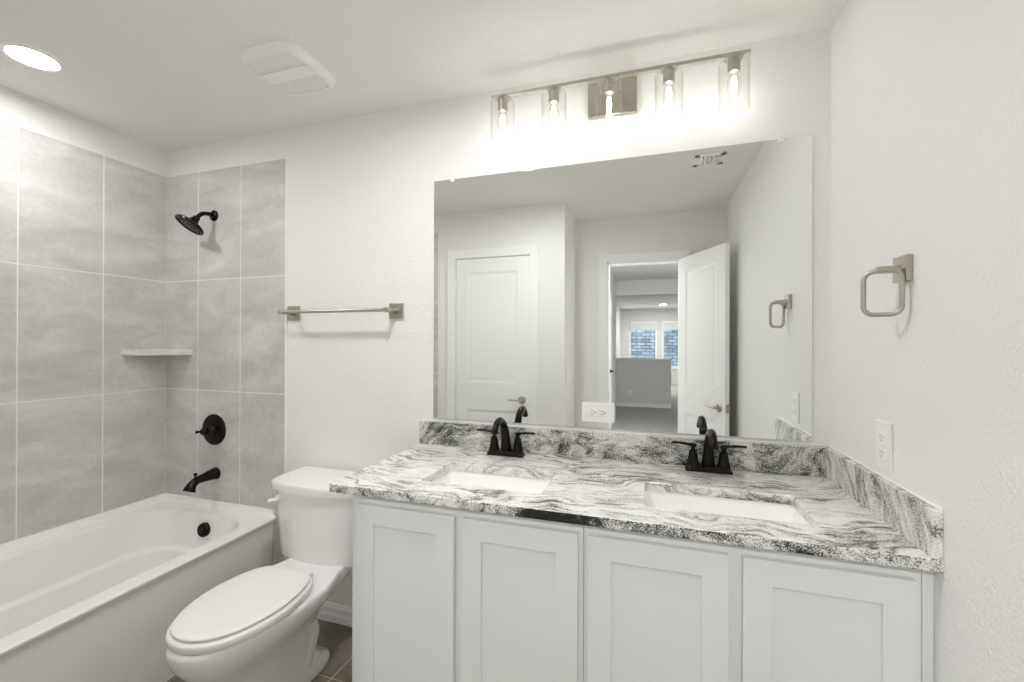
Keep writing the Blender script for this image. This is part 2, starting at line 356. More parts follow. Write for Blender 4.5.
# closet door in the near wall (closed)
d1 = bpy.data.objects.new('door_1', None); COL.objects.link(d1); d1.location = (CX0, YN, 0); d1['kind'] = 'structure'
b = xform(door_leaf_bm(CX1 - CX0 - 0.012, 2.066, 0.035, [(0.24, 0.80), (1.03, 1.950)]), Matrix.Translation((CX0 + 0.006, YN - 0.022, 0.012)))
obj('door_leaf', b, M['trim'], d1, sharp=20)
casing('casing', d1, CX0, CX1, DH, YN, 1, M['trim'])
b = new(); box(b, CX0 - 0.001, CX0 + 0.004, YN - 0.12, YN, 0, DH); box(b, CX1 - 0.004, CX1 + 0.001, YN - 0.12, YN, 0, DH); box(b, CX0, CX1, YN - 0.12, YN, DH - 0.005, DH + 0.001); obj('jamb', b, M['trim'], d1)
for z in (0.25, 1.03, 1.82):
    b = new(); cyl(b, (CX0 + 0.004, YN + 0.003, z), (CX0 + 0.004, YN + 0.003, z + 0.09), 0.006, n=12); box(b, CX0 - 0.012, CX0 + 0.02, YN - 0.005, YN + 0.001, z, z + 0.09); obj('hinge', b, M['trim'], d1)
lever_handle(d1, (CX1 - 0.065, YN - 0.004, 0.91), (0, 1, 0), (-1, 0, 0), M['nickel'])
# entry door, swung into the room against the right wall
d2 = bpy.data.objects.new('door_2', None); COL.objects.link(d2); d2.location = (DX1, YE, 0); d2['kind'] = 'structure'
casing('casing', d2, DX0, DX1, DH, YE, 1, M['trim']); casing('casing', d2, DX0, DX1, DH, YH, -1, M['trim'])
b = new(); box(b, DX0 - 0.001, DX0 + 0.014, YH, YE, 0, DH); box(b, DX1 - 0.014, DX1 + 0.001, YH, YE, 0, DH); box(b, DX0, DX1, YH, YE, DH - 0.014, DH + 0.001); obj('jamb', b, M['trim'], d2)
b = new(); box(b, DX0 + 0.0135, DX0 + 0.016, YE - 0.04, YE - 0.012, 0.88, 0.95); obj('strike_plate', b, M['nickel'], d2)
ang = math.atan2(0.56, 0.274); LW = 0.612
mx = Matrix.Translation((DX1 - 0.004, YE + 0.012, 0.012)) @ Matrix.Rotation(ang, 4, 'Z')
leaf = obj('door_leaf', xform(door_leaf_bm(LW, 2.066, 0.035, [(0.24, 0.80), (1.03, 1.950)]), mx), M['trim'], d2, sharp=20)
nrm = (mx.to_3x3() @ Vector((0, 1, 0))); alg = (mx.to_3x3() @ Vector((1, 0, 0)))
lever_handle(d2, mx @ Vector((LW - 0.065, 0.0175, 0.905)), nrm, -alg, M['nickel'])
lever_handle(d2, mx @ Vector((LW - 0.065, -0.0175, 0.905)), -nrm, -alg, M['nickel'])
b = new(); box(b, LW - 0.0005, LW + 0.0015, -0.0125, 0.0125, 0.875, 0.935); obj('latch_plate', xform(b, mx), M['nickel'], d2)

# ------------------------------------------------------------------ hall and far room seen in the mirror
b = new(); box(b, FX0 - 0.2, FX1 + 0.2, FY - 0.15, YH, -0.06, -0.001); struct('floor_hall', b, M['carpet'])
b = new(); box(b, FX0 - 0.2, FX1 + 0.2, FY - 0.15, YH, HT, HT + 0.1); struct('ceiling_hall', b, M['hall_wall'])
b = new(); box(b, HX0 - 0.1, HX0, -4.37, YH, 0, HT); box(b, FX0 - 0.1, FX0, FY, -4.37, 0, HT); box(b, FX0, HX0 - 0.1, -4.47, -4.37, 0, HT); struct('wall_hall_left', b, M['hall_wall'])
b = new(); box(b, HX1, HX1 + 0.1, -4.37, YH, 0, HT); box(b, FX1, FX1 + 0.1, FY, -4.37, 0, HT); box(b, HX1 + 0.1, FX1, -4.47, -4.37, 0, HT); struct('wall_hall_right', b, M['hall_wall'])
b = new(); box(b, HX0, HX1, -4.49, -4.37, 2.215, HT); struct('trim_1', b, M['hall_wall'])
b = new()
wins = [(-0.58, 0.30), (0.46, 1.34)]; WZ0, WZ1 = 0.55, 2.07
xs = [FX0, wins[0][0], wins[0][1], wins[1][0], wins[1][1], FX1]
for i in (0, 2, 4): box(b, xs[i], xs[i + 1], FY - 0.12, FY, 0, HT)
for a, c in wins: box(b, a, c, FY - 0.12, FY, 0, WZ0); box(b, a, c, FY - 0.12, FY, WZ1, HT)
struct('wall_far', b, M['hall_wall'])
for n, (a, c) in enumerate(wins):
    w = bpy.data.objects.new('window_%d' % (n + 1), None); COL.objects.link(w); w.location = (a, FY, WZ0); w['kind'] = 'structure'
    b = new(); t = 0.05
    box(b, a, a + t, FY - 0.1, FY - 0.03, WZ0, WZ1); box(b, c - t, c, FY - 0.1, FY - 0.03, WZ0, WZ1); box(b, a, c, FY - 0.1, FY - 0.03, WZ0, WZ0 + t); box(b, a, c, FY - 0.1, FY - 0.03, WZ1 - t, WZ1)
    obj('window_frame', b, M['trim'], w)
    b = new(); box(b, a + t, c - t, FY - 0.07, FY - 0.066, WZ0 + t, WZ1 - t); obj('pane', b, M['pane'], w)
    b = new(); box(b, a - 0.03, c + 0.03, FY - 0.03, FY + 0.03, WZ0 - 0.03, WZ0, 0.004); obj('window_sill', b, M['trim'], w)
    bl = thing('window_blind', 'white blind raised at the %s window of the far room, in the mirror' % ('left' if n == 0 else 'right'), 'blind', ((a + c) / 2, FY - 0.01, 1.79), 'raised blinds in the far room')
    b = new(); box(b, a + 0.01, c - 0.01, FY - 0.028, FY + 0.03, 1.99, WZ1 - 0.004, 0.004); obj('head_rail', b, M['trim'], bl)
    b = new()
    for k in range(16): box(b, a + 0.015, c - 0.015, FY - 0.026, FY + 0.024, 1.80 + 0.0115 * k, 1.808 + 0.0115 * k)
    obj('slat_stack', b, M['trim'], bl)
    b = new(); box(b, a + 0.015, c - 0.015, FY - 0.026, FY + 0.024, 1.782, 1.797, 0.003); obj('bottom_rail', b, M['trim'], bl)
# half wall
pw = thing('half_wall', 'low grey half wall with a white cap beyond the doorway, seen in the mirror', 'half wall', (-0.1, -6.06, 0))
b = new(); box(b, -0.70, 0.475, -6.12, -6.01, 0, 1.01); obj('body', b, M['hall_wall'], pw)
b = new(); box(b, -0.72, 0.495, -6.14, -5.985, 1.01, 1.035, 0.004); obj('cap', b, M['trim'], pw)
b = new(); box(b, -0.70, 0.475, -6.01, -5.998, 0, 0.085, 0.003); obj('baseboard', b, M['trim'], pw)
b = new(); box(b, -0.39, -0.32, -6.01, -6.004, 0.25, 0.365, 0.003); obj('outlet_plate', b, M['trim'], pw)
# hall side door seen edge on
d3 = bpy.data.objects.new('door_3', None); COL.objects.link(d3); d3.location = (HX0, -2.6, 0); d3['kind'] = 'structure'
b = new(); box(b, HX0, HX0 + 0.012, -3.05, -2.2, 0.01, 2.05, 0.003); obj('door_leaf', b, M['trim'], d3)
b = new(); box(b, HX0, HX0 + 0.02, -3.12, -3.05, 0, 2.12, 0.004); box(b, HX0, HX0 + 0.02, -2.2, -2.13, 0, 2.12, 0.004); box(b, HX0, HX0 + 0.02, -3.12, -2.13, 2.05, 2.12, 0.004); obj('casing', b, M['trim'], d3)
lever_handle(d3, (HX0 + 0.012, -2.98, 0.95), (1, 0, 0), (0, 1, 0), M['bronze'])
t = thing('ceiling_light', 'small round recessed light glowing in the far room ceiling, in the mirror', 'light', (0.43, -9.66, HT))
b = new(); lathe(b, (0.43, -9.66, HT), (0, 0, -1), [(0.10, 0.0), (0.10, 0.006), (0.078, 0.010), (0.078, 0.003)], 32, cap1=False); obj('trim_ring', b, M['trim'], t)
b = new(); lathe(b, (0.43, -9.66, HT), (0, 0, -1), [(0.077, 0.003), (0.074, 0.008)], 32); obj('lens', b, M['hall_lens'], t)
# neighbour outside the far windows
nb = thing('neighbour_house', 'grey blue stone house wall outside the far windows, in the mirror', 'house', (0.6, FY - 3.0, -0.5))
b = new(); box(b, -5, 6, FY - 3.3, FY - 3.0, -0.5, 4.2); obj('wall', b, M['brick'], nb)
b = new(); box(b, -5.4, 6.4, FY - 3.5, FY - 2.6, 4.2, 4.45); obj('eave', b, M['trim'], nb)

# ------------------------------------------------------------------ bathtub
tub = thing('bathtub', 'white alcove bathtub with a plain apron under grey wall tile', 'bathtub', (-2.25, 0.96, 0))
TX0, TY0, TY1 = XL + 0.005, YN + 0.006, YB - 0.005
b = new(); k = 10
R = []
R.append(rr(TX0, -1.846, TY0, TY1, 0.0, 0.004, k)); R.append(rr(TX0, -1.843, TY0, TY1, 0.05, 0.004, k))
R.append(rr(TX0, -1.838, TY0, TY1, 0.06, 0.004, k)); R.append(rr(TX0, -1.828, TY0, TY1, 0.40, 0.004, k))
R.append(rr(TX0, -1.819, TY0, TY1, 0.435, 0.004, k)); R.append(rr(TX0, -1.809, TY0, TY1, 0.452, 0.004, k))
R.append(rr(TX0, -1.809, TY0, TY1, 0.464, 0.004, k)); R.append(rr(TX0, -1.817, TY0, TY1, 0.470, 0.004, k))
bx0, bx1, by0, by1 = -2.545, -1.885, 0.27, 1.655
R.append(rr(bx0 - 0.012, bx1 + 0.012, by0 - 0.012, by1 + 0.012, 0.471, 0.17, k))
R.append(rr(bx0 - 0.004, bx1 + 0.004, by0 - 0.004, by1 + 0.004, 0.468, 0.165, k))
R.append(rr(bx0, bx1, by0, by1, 0.458, 0.16, k)); R.append(rr(bx0 + 0.008, bx1 - 0.008, by0 + 0.02, by1 - 0.008, 0.40, 0.155, k))
R.append(rr(bx0 + 0.022, bx1 - 0.022, by0 + 0.06, by1 - 0.022, 0.298, 0.15, k)); R.append(rr(bx0 + 0.028, bx1 - 0.028, by0 + 0.07, by1 - 0.028, 0.290, 0.148, k))
R.append(rr(bx0 + 0.052, bx1 - 0.052, by0 + 0.10, by1 - 0.052, 0.284, 0.14, k)); R.append(rr(bx0 + 0.060, bx1 - 0.060, by0 + 0.12, by1 - 0.060, 0.272, 0.135, k))
R.append(rr(bx0 + 0.078, bx1 - 0.078, by0 + 0.19, by1 - 0.085, 0.16, 0.13, k)); R.append(rr(bx0 + 0.10, bx1 - 0.10, by0 + 0.23, by1 - 0.11, 0.115, 0.12, k))
R.append(rr(bx0 + 0.13, bx1 - 0.13, by0 + 0.27, by1 - 0.15, 0.10, 0.10, k))
loft(b, R, cap0=True, cap1=True)
for v in b.verts:
    if v.co.x > -1.88: v.co.x -= 0.022 * (v.co.y - 0.96) / 0.78
obj('tub_body', b, M['acrylic'], tub, sharp=40)
b = new()   # raised lip that the tile sits on
lip = [(0.0, 0.466), (0.026, 0.466), (0.020, 0.472), (0.012, 0.482), (0.007, 0.497), (0.006, 0.504), (0.0, 0.505)]
def lip_ring(x, y, dx, dy): return [Vector((x + dx * d, y + dy * d, z)) for d, z in lip]
loft(b, [[Vector((p.x, p.y, 0.467 + 0.1 * (p.z - 0.467))) for p in lip_ring(-1.838, TY1 + 0.001, 0, -1)], [Vector((p.x, p.y, 0.467 + 0.8 * (p.z - 0.467))) for p in lip_ring(-1.852, TY1 + 0.001, 0, -1)], lip_ring(-1.862, TY1 + 0.001, 0, -1), lip_ring(TX0 - 0.001, TY1 + 0.001, 1, -1), lip_ring(TX0 - 0.001, TY0 - 0.001, 1, 1), lip_ring(-1.845, TY0 - 0.001, 0, 1)])
obj('tile_lip', b, M['acrylic'], tub, sharp=50)
oc = Vector((-2.20, by1 - 0.012, 0.395))
b = new(); lathe(b, oc + Vector((0, 0.012, 0)), (0, -1, 0.12), [(0.036, 0.0), (0.036, 0.022), (0.033, 0.027), (0.024, 0.028), (0.024, 0.023), (0.020, 0.023), (0.019, 0.029), (0.0, 0.030)], 36); ov = obj('overflow_plate', b, M['bronze'], tub)
b = new(); lathe(b, (-2.20, 1.42, 0.100), (0, 0, 1), [(0.034, 0.0), (0.034, 0.004), (0.030, 0.006), (0.0, 0.012)], 28); obj('drain', b, M['bronze'], tub)

# tub fittings on the tiled back wall
YT = YB - 0.004
sh = thing('wall_shower', 'dark bronze shower head on a bent arm high on the tiled wall', 'shower head', (-2.276, YT, 2.07))
O = Vector((-2.276, YT, 2.07))
b = new(); lathe(b, O, (0, -1, 0), [(0.030, 0.0), (0.029, 0.006), (0.022, 0.012), (0.013, 0.016)], 28); obj('flange', b, M['bronze'], sh)
b = new(); tube(b, spline([O + Vector(p) for p in ((0, -0.003, 0), (0, -0.030, 0.002), (-0.001, -0.058, -0.004), (-0.003, -0.078, -0.018), (-0.0065, -0.090, -0.036))], 6), 0.011, 16); obj('arm', b, M['bronze'], sh)
ax = Vector((-0.22, -0.52, -0.82)).normalized(); hp = O + Vector((-0.006, -0.088, -0.031))
b = new(); lathe(b, hp, ax, [(0.012, 0.0), (0.017, 0.004), (0.017, 0.018), (0.022, 0.022), (0.023, 0.030), (0.036, 0.038), (0.054, 0.044), (0.067, 0.051), (0.072, 0.058), (0.071, 0.065), (0.064, 0.067), (0.061, 0.063)], 40, cap1=False); hd = obj('shower_head', b, M['bronze'], sh)
b = new(); lathe(b, hp, ax, [(0.0612, 0.060), (0.0612, 0.063), (0.03, 0.065), (0.0, 0.065)], 40)
u_, v_ = frame(ax)
for rad, n in ((0.054, 24), (0.042, 18), (0.029, 12), (0.015, 6)):
    for i in range(n):
        a = 2 * PI * i / n; c = hp + ax * 0.063 + (u_ * math.cos(a) + v_ * math.sin(a)) * rad
        cyl(b, c, c + ax * 0.004, 0.0022, 0.0015, n=6)
obj('spray_face', b, M['bronze'], hd)
va = thing('shower_valve', 'round black bronze shower valve plate with a short lever on tile', 'valve', (-2.268, YT, 0.894))
O = Vector((-2.268, YT, 0.894))
b = new(); lathe(b, O, (0, -1, 0), [(0.085, 0.0), (0.085, 0.004), (0.080, 0.009), (0.066, 0.012), (0.050, 0.013), (0.030, 0.015)], 48); obj('escutcheon', b, M['bronze'], va)
b = new(); lathe(b, O, (0, -1, 0), [(0.030, 0.012), (0.028, 0.020), (0.020, 0.030), (0.017, 0.045), (0.021, 0.052), (0.022, 0.062), (0.014, 0.072), (0.0, 0.075)], 28)
tube(b, spline([O + Vector(p) for p in ((0.0, -0.058, 0), (-0.012, -0.063, -0.001), (-0.027, -0.070, -0.002), (-0.040, -0.076, -0.002))], 5), [0.009] * 6 + [0.0065] * 5 + [0.008, 0.010, 0.009, 0.006, 0.003], 14); obj('lever', b, M['bronze'], va)
sp = thing('tub_spout', 'black bronze tub spout with a diverter knob under the valve plate', 'tub spout', (-2.255, YT, 0.655))
O = Vector((-2.255, YT, 0.655))
pts = spline([O + Vector(p) for p in ((0, 0, 0), (0, -0.02, 0.0), (0, -0.065, -0.004), (0, -0.105, -0.009), (0, -0.132, -0.027), (0, -0.146, -0.054))], 6)
n_ = len(pts); rad = lerp_list([0.034, 0.031, 0.023, 0.020, 0.023, 0.030], n_)
b = new(); tube(b, pts, rad, 24); obj('body', b, M['bronze'], sp, sharp=50)
b = new(); kb = O + Vector((0, -0.112, 0.005)); lathe(b, kb, (0, 0, 1), [(0.005, -0.01), (0.005, 0.014), (0.009, 0.017), (0.010, 0.023), (0.006, 0.028), (0.0, 0.029)], 16); obj('diverter_knob', b, M['bronze'], sp)
# corner shelf
cs = thing('corner_shelf', 'pale marble corner shelf set in the grey tile over the tub', 'shelf', (XL, YB, 1.32))
b = new(); N = 14; x0, y0 = XL + 0.0042, YB - 0.0042
outl = [Vector((x0, y0, 0)), Vector((x0, y0 - 0.222, 0))]
for i in range(N + 1):
    t = i / N; p = Vector((x0 + 0.004 + 0.204 * t, y0 - 0.222 * (1 - t) - 0.004 * t, 0)); bul = 0.020 * math.sin(PI * t)
    outl.append(p + Vector((bul * 0.73, -bul * 0.68, 0)))
outl.append(Vector((x0 + 0.21, y0, 0)))
cen = Vector((x0 + 0.07, y0 - 0.07, 0))
loft(b, [[p + (cen - p) * 0.015 + Vector((0, 0, 1.302)) for p in outl], [p + Vector((0, 0, 1.305)) for p in outl], [p + Vector((0, 0, 1.331)) for p in outl], [p + (cen - p) * 0.015 + Vector((0, 0, 1.334)) for p in outl]])
obj('slab', b, M['marble'], cs, sharp=30)

# ------------------------------------------------------------------ toilet
XC = -1.382
to = thing('toilet', 'white two piece toilet with closed lid between tub and vanity', 'toilet', (XC, 1.35, 0))
def egg(z, yf, yb, w, wb=None, e=2.3, n=64, x=XC, fp=0.5):
    # outline from the front (yf) to the back (yb); half width w, rear half squarer
    yc = yf + (yb - yf) * 0.58; out = []
    for i in range(n):
        a = 2 * PI * i / n; c, s = math.cos(a), math.sin(a)
        if c >= 0:
            px = math.copysign(abs(s) ** (2 / e), s) * w; py = yc - (yc - yf) * abs(c) ** (2 / e)
        else:
            q = 4.5; px = math.copysign(abs(s) ** (2 / q), s) * w; py = yc + (yb - yc) * abs(c) ** (2 / q)
            if wb: f = (abs(py - yc) / (yb - yc)) ** fp; px *= 1 + (wb / w - 1) * f
        out.append(Vector((x + px, py, z)))
    return out
b = new()
loft(b, [egg(0.0, 1.07, 1.550, 0.084), egg(0.018, 1.065, 1.555, 0.088), egg(0.036, 1.07, 1.545, 0.084), egg(0.052, 1.075, 1.51, 0.076), egg(0.10, 1.075, 1.47, 0.074),
         egg(0.17, 1.06, 1.45, 0.078), egg(0.23, 1.03, 1.46, 0.092), egg(0.28, 0.995, 1.50, 0.122, 0.10), egg(0.315, 0.968, 1.56, 0.152, 0.115),
         egg(0.345, 0.950, 1.63, 0.172, 0.128), egg(0.372, 0.941, 1.69, 0.184, 0.124), egg(0.395, 0.938, 1.705, 0.187, 0.124), egg(0.408, 0.941, 1.703, 0.184, 0.121), egg(0.413, 0.95, 1.70, 0.176, 0.114)])
# trapway bulge on both sides
for sg in (-1, 1):
    tube(b, spline([(XC + sg * 0.028, 1.24, 0.16), (XC + sg * 0.038, 1.30, 0.22), (XC + sg * 0.040, 1.38, 0.235), (XC + sg * 0.032, 1.44, 0.18), (XC + sg * 0.028, 1.42, 0.10), (XC + sg * 0.026, 1.40, 0.03)], 6), [0.035] + [0.050] * 29 + [0.04], 20)
bowl = obj('bowl', b, M['porcelain'], to, sharp=48)
for sg in (-1, 1):
    b = new(); lathe(b, (XC + sg * 0.068, 1.455, 0.036), (0, 0, 1), [(0.017, 0.0), (0.017, 0.006), (0.013, 0.016), (0.006, 0.021), (0.0, 0.022)], 18); obj('bolt_cap', b, M['plastic'], bowl)
b = new()
loft(b, [egg(0.412, 0.952, 1.395, 0.172, 0.132, e=2.15, fp=1.4), egg(0.418, 0.945, 1.40, 0.180, 0.138, e=2.15, fp=1.4), egg(0.434, 0.944, 1.40, 0.181, 0.139, e=2.15, fp=1.4), egg(0.440, 0.948, 1.397, 0.177, 0.136, e=2.15, fp=1.4), egg(0.4425, 0.957, 1.39, 0.168, 0.128, e=2.15, fp=1.4)])
obj('seat', b, M['plastic'], to, sharp=50)
b = new()
loft(b, [egg(0.4448, 0.965, 1.386, 0.160, 0.121, e=2.15, fp=1.4), egg(0.4475, 0.958, 1.391, 0.167, 0.127, e=2.15, fp=1.4), egg(0.453, 0.957, 1.392, 0.168, 0.128, e=2.15, fp=1.4), egg(0.458, 0.962, 1.388, 0.163, 0.124, e=2.15, fp=1.4), egg(0.461, 0.982, 1.37, 0.145, 0.110, e=2.15, fp=1.4), egg(0.463, 1.03, 1.33, 0.10, 0.08, e=2.15, fp=1.4), egg(0.4635, 1.10, 1.27, 0.04, 0.035, e=2.15, fp=1.4)])
lid = obj('lid', b, M['plastic'], to, sharp=50)
for sg in (-1, 1):
    b = new(); box(b, XC + sg * 0.07 - 0.018, XC + sg * 0.07 + 0.018, 1.392, 1.422, 0.413, 0.442, 0.008, 3); obj('seat_hinge', b, M['plastic'], to)
XK = -1.406
def tank_ring(z, w, yf, yb, bul, r=0.03, n=14):
    # front edge bows towards the room, corners rounded
    out = [Vector((XK + w, yb, z))]; out.append(Vector((XK - w, yb, z)))
    out += [Vector((XK - w, yf + r, z)), Vector((XK - w + r * 0.3, yf + r * 0.3, z))]
    for i in range(n + 1):
        t = -1 + 2 * i / n; out.append(Vector((XK + t * (w - r), yf - bul * (1 - t * t), z)))
    out += [Vector((XK + w - r * 0.3, yf + r * 0.3, z)), Vector((XK + w, yf + r, z))]
    return out
YK = 1.735
b = new()
loft(b, [tank_ring(0.392, 0.180, 1.555, YK - 0.02, 0.022), tank_ring(0.398, 0.192, 1.545, YK - 0.012, 0.026), tank_ring(0.412, 0.199, 1.540, YK - 0.008, 0.030), tank_ring(0.55, 0.206, 1.533, YK - 0.004, 0.031), tank_ring(0.70, 0.213, 1.528, YK, 0.032), tank_ring(0.712, 0.213, 1.528, YK, 0.032)])
tank = obj('tank', b, M['porcelain'], to, sharp=48)
b = new()
loft(b, [tank_ring(0.713, 0.222, 1.522, YK, 0.034), tank_ring(0.716, 0.232, 1.515, YK, 0.035), tank_ring(0.740, 0.235, 1.513, YK, 0.035), tank_ring(0.751, 0.232, 1.516, YK - 0.002, 0.035), tank_ring(0.756, 0.223, 1.525, YK - 0.008, 0.034), tank_ring(0.757, 0.10, 1.60, YK - 0.05, 0.02)])
obj('tank_lid', b, M['porcelain'], to, sharp=48)
b = new(); hx, hy, hz = XK - 0.178, 1.524, 0.672
lathe(b, (hx, hy + 0.006, hz), (0, -1, 0), [(0.018, 0.0), (0.018, 0.008), (0.013, 0.013), (0.010, 0.026), (0.0, 0.028)], 20)
tube(b, spline([(hx + 0.004, hy - 0.018, hz), (hx - 0.010, hy - 0.026, hz - 0.001), (hx - 0.024, hy - 0.036, hz - 0.003)], 5), [(0.012, 0.007)] * 6 + [(0.013, 0.008)] * 5, 14)
obj('flush_lever', b, M['plastic'], tank)

# ------------------------------------------------------------------ vanity
CT, CTH = 0.917, 0.029
VX0, VXS, VX1 = -0.924, -0.1655, 0.584
YF = 1.183                      # face frame plane; doors stand 19 mm proud
def shaker(x0, x1, z0, z1):
    b = new(); y0, y1, s = YF - 0.020, YF - 0.0005, 0.062
    box(b, x0, x0 + s, y0, y1, z0, z1, 0.0016, 2); box(b, x1 - s, x1, y0, y1, z0, z1, 0.0016, 2)
    box(b, x0 + s - 0.0015, x1 - s + 0.0015, y0, y1, z1 - s, z1, 0.0016, 2); box(b, x0 + s - 0.0015, x1 - s + 0.0015, y0, y1, z0, z0 + s, 0.0016, 2)
    box(b, x0 + s - 0.006, x1 - s + 0.006, y0 + 0.008, y1 - 0.003, z0 + s - 0.006, z1 - s + 0.006)
    return b
def cabinet(name, label, x0, x1, doors, filler=None):
    t = thing(name, label, 'cabinet', ((x0 + x1) / 2, 1.45, 0), 'vanity base cabinets')
    g = 0.0006; x0 += g; x1 -= g; b = new(); top = CT - CTH - 0.001
    box(b, x0, x0 + 0.016, YF + 0.018, YB - 0.002, 0.0, top); box(b, x1 - 0.016, x1, YF + 0.018, YB - 0.002, 0.0, top)
    box(b, x0 + 0.016, x1 - 0.016, YF + 0.018, YB - 0.002, 0.10, 0.116); box(b, x0 + 0.016, x1 - 0.016, YB - 0.010, YB - 0.002, 0.116, top)
    obj('carcass', b, M['cab'], t)
    b = new(); s = 0.042; z0 = 0.10
    box(b, x0, x0 + s, YF, YF + 0.018, z0, top, 0.001, 1); box(b, x1 - s, x1, YF, YF + 0.018, z0, top, 0.001, 1)
    box(b, x0 + s, x1 - s, YF, YF + 0.018, top - s, top); box(b, x0 + s, x1 - s, YF, YF + 0.018, z0, z0 + s)
    mid = (doors[0][1] + doors[1][0]) / 2; box(b, mid - 0.03, mid + 0.03, YF, YF + 0.018, z0 + s, top - s)
    obj('face_frame', b, M['cab'], t)
    b = new(); box(b, x0 + 0.016, x1 - 0.016, YF + 0.075, YF + 0.09, 0.0, 0.10); obj('toe_kick', b, M['cab'], t)
    for a, c in doors: obj('door', shaker(a, c, 0.125, 0.858), M['cab'], t, sharp=30)
    if filler:
        b = new(); box(b, filler[0], filler[1], YF + 0.001, YF + 0.018, 0.0, top, 0.001, 1); obj('filler_strip', b, M['cab'], t)
    return t
cabinet('vanity_cabinet', 'pale grey two door vanity cabinet next to the toilet', VX0, VXS, [(-0.892, -0.549), (-0.523, -0.179)])
cabinet('vanity_cabinet', 'pale grey two door vanity cabinet against the right wall', VXS, VX1, [(-0.152, 0.193), (0.224, 0.566)], (VX1 + 0.001, XR - 0.001))

# countertop with two sink cut-outs
ct = thing('countertop', 'white and black veined granite countertop with backsplash across both cabinets', 'countertop', (-0.19, 1.44, CT - CTH))
sx = [(-0.722, -0.308), (-0.006, 0.421)]; sy = (1.272, 1.496)
gx = [-0.990, sx[0][0], sx[0][1], sx[1][0], sx[1][1], XR - 0.0005]; gy = [1.152, sy[0], sy[1], YB - 0.0005]
t = bmesh.new(); V = [[t.verts.new((x, y, CT - CTH)) for y in gy] for x in gx]
for i in range(5):
    for j in range(3):
        if j == 1 and i in (1, 3): continue
        t.faces.new((V[i][j], V[i + 1][j], V[i + 1][j + 1], V[i][j + 1]))
ex = bmesh.ops.extrude_face_region(t, geom=list(t.faces)); bmesh.ops.translate(t, vec=(0, 0, CTH), verts=[g for g in ex['geom'] if isinstance(g, bmesh.types.BMVert)])
bmesh.ops.recalc_face_normals(t, faces=t.faces)
def inhole(x, y): return any(a - 1e-4 <= x <= c + 1e-4 for a, c in sx) and sy[0] - 1e-4 <= y <= sy[1] + 1e-4
vert_e = [e for e in t.edges if abs(e.verts[0].co.z - e.verts[1].co.z) > 0.01 and inhole(*e.verts[0].co.xy)]
bmesh.ops.bevel(t, geom=vert_e, offset=0.016, segments=4, profile=0.5, affect='EDGES')
ed = [e for e in t.edges if abs(e.verts[0].co.z - e.verts[1].co.z) < 1e-5 and len(e.link_faces) == 2 and e.calc_face_angle(0) > 1.2 and
      (all(v.co.y < gy[0] + 1e-4 for v in e.verts) or all(v.co.x < gx[0] + 1e-4 for v in e.verts) or (all(v.co.z > CT - 1e-4 and inhole(*v.co.xy) for v in e.verts)))]
bmesh.ops.bevel(t, geom=ed, offset=0.0035, segments=2, profile=0.5, affect='EDGES')
for f in t.faces:
    c = f.calc_center_median(); f.material_index = 1 if abs(f.normal.z) < 0.5 and (c.y < gy[0] + 0.01 or c.x < gx[0] + 0.01) else 0
me = bpy.data.meshes.new('slab'); bmesh.ops.translate(t, vec=-ct.location, verts=t.verts)
t.to_mesh(me); t.free(); me.materials.append(M['granite']); me.materials.append(M['granite_edge'])
slab = bpy.data.objects.new('slab', me); COL.objects.link(slab); slab.parent = ct
b = new(); box(b, -0.990, XR - 0.021, YB - 0.021, YB - 0.0005, CT, 1.020, 0.0015, 2); obj('backsplash', b, M['granite_splash'], ct)
b = new(); box(b, XR - 0.0205, XR - 0.0005, 1.154, YB - 0.0005, CT, 1.020, 0.0015, 2); obj('side_splash', b, M['granite_side'], ct)
b = new(); cyl(b, (-0.984, YB - 0.021, 1.0205), (XR - 0.02, YB - 0.021, 1.0205), 0.001, n=6)
box(b, -0.990, XR - 0.001, YB - 0.004, YB - 0.0005, 1.020, 1.0245, 0.001, 1); box(b, XR - 0.004, XR - 0.0005, 1.154, YB - 0.004, 1.020, 1.0245, 0.001, 1); obj('caulk_line', b, M['trim'], ct)
